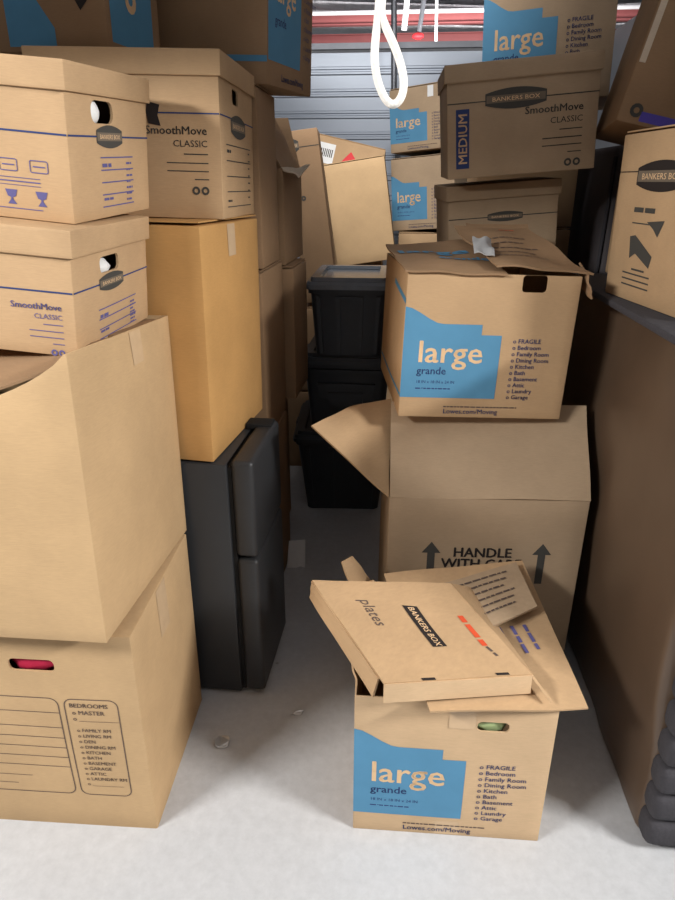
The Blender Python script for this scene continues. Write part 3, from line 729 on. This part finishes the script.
sheet('torn_flap_piece', *torn, 'kraft_pale', N.root, wav=.004, seed=25, t=.006)
sheet_marks(torn, 'brown_ink', [(.04, .84 - .125 * k, .135 - .01 * (k % 3)) for k in range(6)], .17, .155, N.root, 0, .009, 5, .0045)
sheet_marks(right_c, 'violet', [(.60 + .085 * k, .28 + .02 * k, .10 - .008 * k) for k in range(4)], .33, .46, N.root, 98, .012, 6, .008)
sheet_marks(right_c, 'violet', [(.58, .66 - .05 * k, .12) for k in range(3)], .33, .46, N.root, 14, .012, 7, .007)
tag(lump('green_cloth_bundle', mN @ Vector((.080, -.190, .350)), (.055, .030, .030), 'green_cloth', 5), 'pale green cloth seen through the hand hole of the front carton', 'cloth')

L4 = (pz(384, 684, .512), pz(532, 675, .497), pz(450, 584, .535), pz(312, 581, .565))
lc = sum(L4, Vector()) / 4
LD = empty('box_lid', (lc.x, lc.y, .455))
top_o = sheet('lid_top', *L4, 'kraft', LD, wav=.006, seed=31, n=12, sag=.006)
dn = Vector((0, -.004, -.046))
sheet('front_skirt', L4[0], L4[1], L4[1] + dn, L4[0] + dn, 'kraft_lit', LD, wav=.001, seed=32, t=.006)
sheet('left_skirt', L4[0] + Vector((-.012, .015, 0)), L4[3], L4[3] + Vector((-.006, 0, -.05)), L4[0] + Vector((-.022, .008, -.045)), 'kraft', LD, wav=.006, seed=33)
sheet('back_skirt', L4[3], L4[2], L4[2] + Vector((0, .005, -.03)), L4[3] + Vector((0, .005, -.045)), 'kraft', LD, wav=.002, seed=34)
sheet('right_skirt', L4[1] + Vector((0, .0, .0)), pz(552, 698, .462), pz(470, 588, .512), L4[2], 'kraft', LD, wav=.004, seed=35, mod=lambda p, u, v: p + Vector((0, 0, -.012 * u * (1 - v))))
for u in (.30, .80):
    a = on_sheet(L4, u, .01, .0035); 
    vs = [to_local(LD, on_sheet(L4, u + du, v, .004)) for du, v in ((-.045, .0), (.045, .0), (.045, .022), (-.045, .022))]
    me = bpy.data.meshes.new('lid_slot'); me.from_pydata([tuple(v) for v in vs], [], [(0, 1, 2, 3)]); link('lid_slot', me, 'black_ink', LD)
def lid_quad(name, cor, mat, off):
    n = 6; vs = []; fs = []
    for j in range(n + 1):
        for i in range(n + 1):
            u, v = i / n, j / n
            x = (cor[0][0] * (1 - u) + cor[1][0] * u) * (1 - v) + (cor[3][0] * (1 - u) + cor[2][0] * u) * v
            y = (cor[0][1] * (1 - u) + cor[1][1] * u) * (1 - v) + (cor[3][1] * (1 - u) + cor[2][1] * u) * v
            vs.append(to_local(LD, on_sheet(L4, x, y, off)))
    for j in range(n):
        for i in range(n): q = j * (n + 1) + i; fs.append((q, q + 1, q + n + 2, q + n + 1))
    me = bpy.data.meshes.new(name); me.from_pydata([tuple(v) for v in vs], [], fs); return link(name, me, mat, LD)
lid_quad('logo_badge', ((.50, .30), (.60, .305), (.615, .725), (.515, .735)), 'black_ink', .0055)
sheet_text(L4, 'BANKERS BOX', 'knock', .543, .715, .30, .30, .0185, LD, rot=-92, off=.0075, bold=.01)
sheet_text(L4, 'plates', 'brown_ink', .24, .80, .30, .30, .036, LD, rot=-92, off=.006)
sheet_marks(L4, 'red_ink', [(.85, .62, .10)], .30, .30, LD, -92, .006, 8, .011); sheet_marks(L4, 'brown_ink', [(.85, .28, .03)], .30, .30, LD, -80, .006, 9, .006)
tag(LD, 'shallow cardboard box lid with a dark badge, lying on the front carton', 'lid')

# ------------------------------------------------------------------ right side: wrapped furniture, boxes on it
RW = empty('wrapped_sofa', (.90, 1.75, 0), 0)
n = 22; vs, fs = [], []
def rpt(u, v):      # face towards the aisle: soft folds under stretch wrap
    y = -.56 + 1.25 * u; z = .0 + 1.185 * v
    fold = .030 * noise.noise(Vector((u * 2.6 + v * 2.2, v * 1.3 - u * .8, 2))) + .012 * noise.noise(Vector((u * 7 + v * 5, v * 2, 5)))
    inset = .05 * (1 - v) ** 2
    return Vector((-.295 + .02 * (1 - u) + .05 * (1 - math.sin(math.pi * min(max(v * .9 + .05, 0), 1))) * .4 - fold, y, z))
for j in range(n + 1):
    for i in range(n + 1): vs.append(rpt(i / n, j / n))
for j in range(n + 1):
    for i in range(n + 1): p = rpt(i / n, j / n); vs.append(Vector((.36, p.y, p.z)))
K = (n + 1) ** 2
for j in range(n):
    for i in range(n):
        q = j * (n + 1) + i; fs.append((q, q + 1, q + n + 2, q + n + 1)); fs.append((K + q, K + q + 1, K + q + n + 2, K + q + n + 1))
for i in range(n):
    fs.append((i, i + 1, K + i + 1, K + i)); q = n * (n + 1) + i; fs.append((q, q + 1, K + q + 1, K + q))
    a, b = i * (n + 1), (i + 1) * (n + 1); fs.append((a, b, K + b, K + a)); a, b = a + n, b + n; fs.append((a, b, K + b, K + a))
so = mesh('body', vs, fs, 'brown_leather', RW, 40); bake(so, [('BEVEL', dict(width=.02, segments=3, limit_method='ANGLE', angle_limit=R(50)))], 45)
bevel_box('top_edge_band', (-.31, .36, -.57, .69, 1.178, 1.198), 'dark_fabric', RW, .006, 2)
qp = []
for k in range(14):
    z0 = .02 + k * .084
    bevel_box('quilted_pad', (-.262, .34, -.615, -.545, z0, z0 + .080), 'dark_fabric', RW, .022, 3)
tag(RW, 'tall brown plastic-wrapped furniture piece with charcoal quilted end', 'furniture')

R1 = closed_carton('moving_box', [.838, 1.80, 1.204, 7.4, 0, -1.5, .40, .45, .415], 'carton with dark badge and pictogram on the wrapped furniture', 'kraft', 101)
R1.rects('printed_line', 'left', 'black_ink', [(.001, .449, .322, .3245)], .001)
oval_logo(R1, 'left', .235, .312, .125, .036, 'black_ink')
scribble(R1, 'left', 'grey_ink', .12, .24, .226, .012, random.Random(2))
R1.poly('pictogram', 'left', 'grey_ink', [(.20, .205), (.285, .212), (.262, .172), (.235, .19)]); R1.poly('pictogram', 'left', 'grey_ink', [(.12, .165), (.15, .17), (.25, .125), (.24, .095), (.16, .125), (.13, .11)])
R1.rects('text_rules', 'left', 'grey_ink', [(.10, .25, z, z + .004) for z in (.04, .055, .070)] + [(.12, .22, .198, .201), (.15, .22, .082, .087)])
R2 = closed_carton('moving_box', [.842, 2.33, 1.600, -7.5, -3, 13.4, .42, .45, .50], 'tilted carton with purple tape on the badge carton', 'kraft_brown', 102)
closed_carton('moving_box', [.90, 2.25, 1.204, 0, 0, 0, .34, .34, .32], 'plain carton behind the badge carton on the wrapped furniture', 'kraft', 103)
R2.patch('purple_tape', 'front', 'purple', .06, .42, .010, .035, .0012); ring(R2, 'front', .045, .035, .018, .008, 'grey_ink')
R2.patch('tape', 'front', 'edge', .005, .022, .15, .49, .001)
R2.rects('printed_line', 'front', 'grey_ink', [(.08, .40, .30, .303)])

def upright(name, loc, yaw, ty, sx, sy, sz, label, mat='mattress', cat='mattress'):
    r = empty(name, loc, yaw, 0, ty)
    bevel_box('body', (-sx / 2, sx / 2, -sy / 2, sy / 2, .0, sz), mat, r, .03, 4)
    for s in (-1, 1):
        for y in (-1, 1):
            tube('piping', [Vector((s * (sx / 2 - .004), y * (sy / 2 - .004), z)) for z in (.04, sz * .3, sz * .6, sz - .04)], .007, 'dark_fabric', r)
    return tag(r, label, cat)
upright('mattress', (.81, 2.92, 0), 0, 1, .13, .55, 1.62, 'dark grey upright mattress behind the wrapped furniture')
upright('mattress', (.98, 2.88, 0), 0, 2, .14, .6, 1.58, 'dark upright mattress deeper beside the right wall', 'brown_leather')

# ------------------------------------------------------------------ rope, ceiling services
rp = [py(x, y, .925) for x, y in ((388, -420), (387, -120), (381, -20), (379, 6), (378, 18), (376, 35), (374, 55), (376, 78), (384, 99), (393, 107), (402, 99), (405, 82), (400, 60), (392, 40), (383, 22), (380, 10), (385, -20), (390, -120), (392, -420))]
tag(tube('pull_rope', rp, .0052, 'rope'), 'white pull rope hanging in a loop before the steel wall', 'rope')
tag(tube('conduit_pipe', [py(394, -40, 5.5), py(394, 20, 5.5), py(394, 90, 5.5), py(394, 150, 5.5)], .022, 'conduit'), 'grey vertical conduit on the ribbed steel wall', 'pipe')
tag(tube('ceiling_pipe', [Vector((x, 8.1, 3.14)) for x in (-4, -1, 1, 4)], .02, 'white_pipe'), 'thin white pipe running along under the roof', 'pipe')
tag(tube('hanger_strap', [py(409, -30, 7.8), py(408, -8, 7.8), py(406, 12, 7.8), py(404, 30, 7.8)], .03, 'white_pipe'), 'white hanging strap below the roof beams', 'strap')
rod = tag(tube('hanger_rod', [py(427, -30, 7.8), py(425, -5, 7.8), py(422, 15, 7.8), py(419, 32, 7.8)], .025, 'conduit'), 'slanting grey rod with red sprinkler head hanging from the roof', 'rod')
tag(tube('hanger_wire', [py(437, -30, 7.8), py(437, 0, 7.8), py(436, 20, 7.8), py(436, 45, 7.8)], .016, 'white_pipe'), 'thin pale wire hanging from the roof', 'wire')
lump('sprinkler_head', py(418, 36, 7.78), (.06, .04, .03), 'red', 2, .15, parent=rod)

# ------------------------------------------------------------------ litter on the floor
c_ = pz(222, 744, 0)
bm = bmesh.new(); bmesh.ops.create_circle(bm, cap_ends=True, segments=18, radius=.021)
ex = bmesh.ops.extrude_face_region(bm, geom=bm.faces[:]); 
for v in [g for g in ex['geom'] if isinstance(g, bmesh.types.BMVert)]: v.co.z += .008; v.co *= 1.0 + .25 * noise.noise(v.co * 90)
for v in bm.verts: v.co.z += .004 * noise.noise(v.co * 60 + Vector((3, 1, 0))) + .003
me = bpy.data.meshes.new('crushed_tin'); bm.to_mesh(me); bm.free(); o = link('crushed_tin', me, 'metal'); o.location = (c_.x, c_.y, .001)
tag(o, 'crushed shiny tin cap on the concrete floor', 'litter')
c_ = pz(296, 715, 0); o = sheet('foil_scrap', c_ + Vector((-.018, -.004, .003)), c_ + Vector((.016, .0, .003)), c_ + Vector((.02, .014, .008)), c_ + Vector((-.012, .008, .004)), 'metal', n=4, wav=.004, t=.001)
tag(o, 'tiny shiny foil scrap on the floor before the fridge', 'litter')
c_ = pz(287, 568, 0)
o = sheet('paper_scrap', c_, c_ + Vector((.075, .01, .0)), c_ + Vector((.07, .07, .10)), c_ + Vector((.0, .07, .09)), 'white_paper', n=6, wav=.014, seed=4, t=.0015)
tag(o, 'crumpled pale grey paper scrap on the floor beside the fridge', 'paper')
for px_, py_ in ((277, 664),):
    c_ = pz(px_, py_, 0); tag(lump('dirt_crumb', (c_.x, c_.y, .003), (.006, .004, .003), 'grey_paper', px_, .4, 2), ('tiny pale crumb on the floor beside the fridge door' if px_ == 277 else 'tiny pale crumb on the floor before the tan form box'), 'litter')
for o in bpy.data.objects:
    if '_m' in o: del o['_m']
    if '_h' in o: del o['_h']
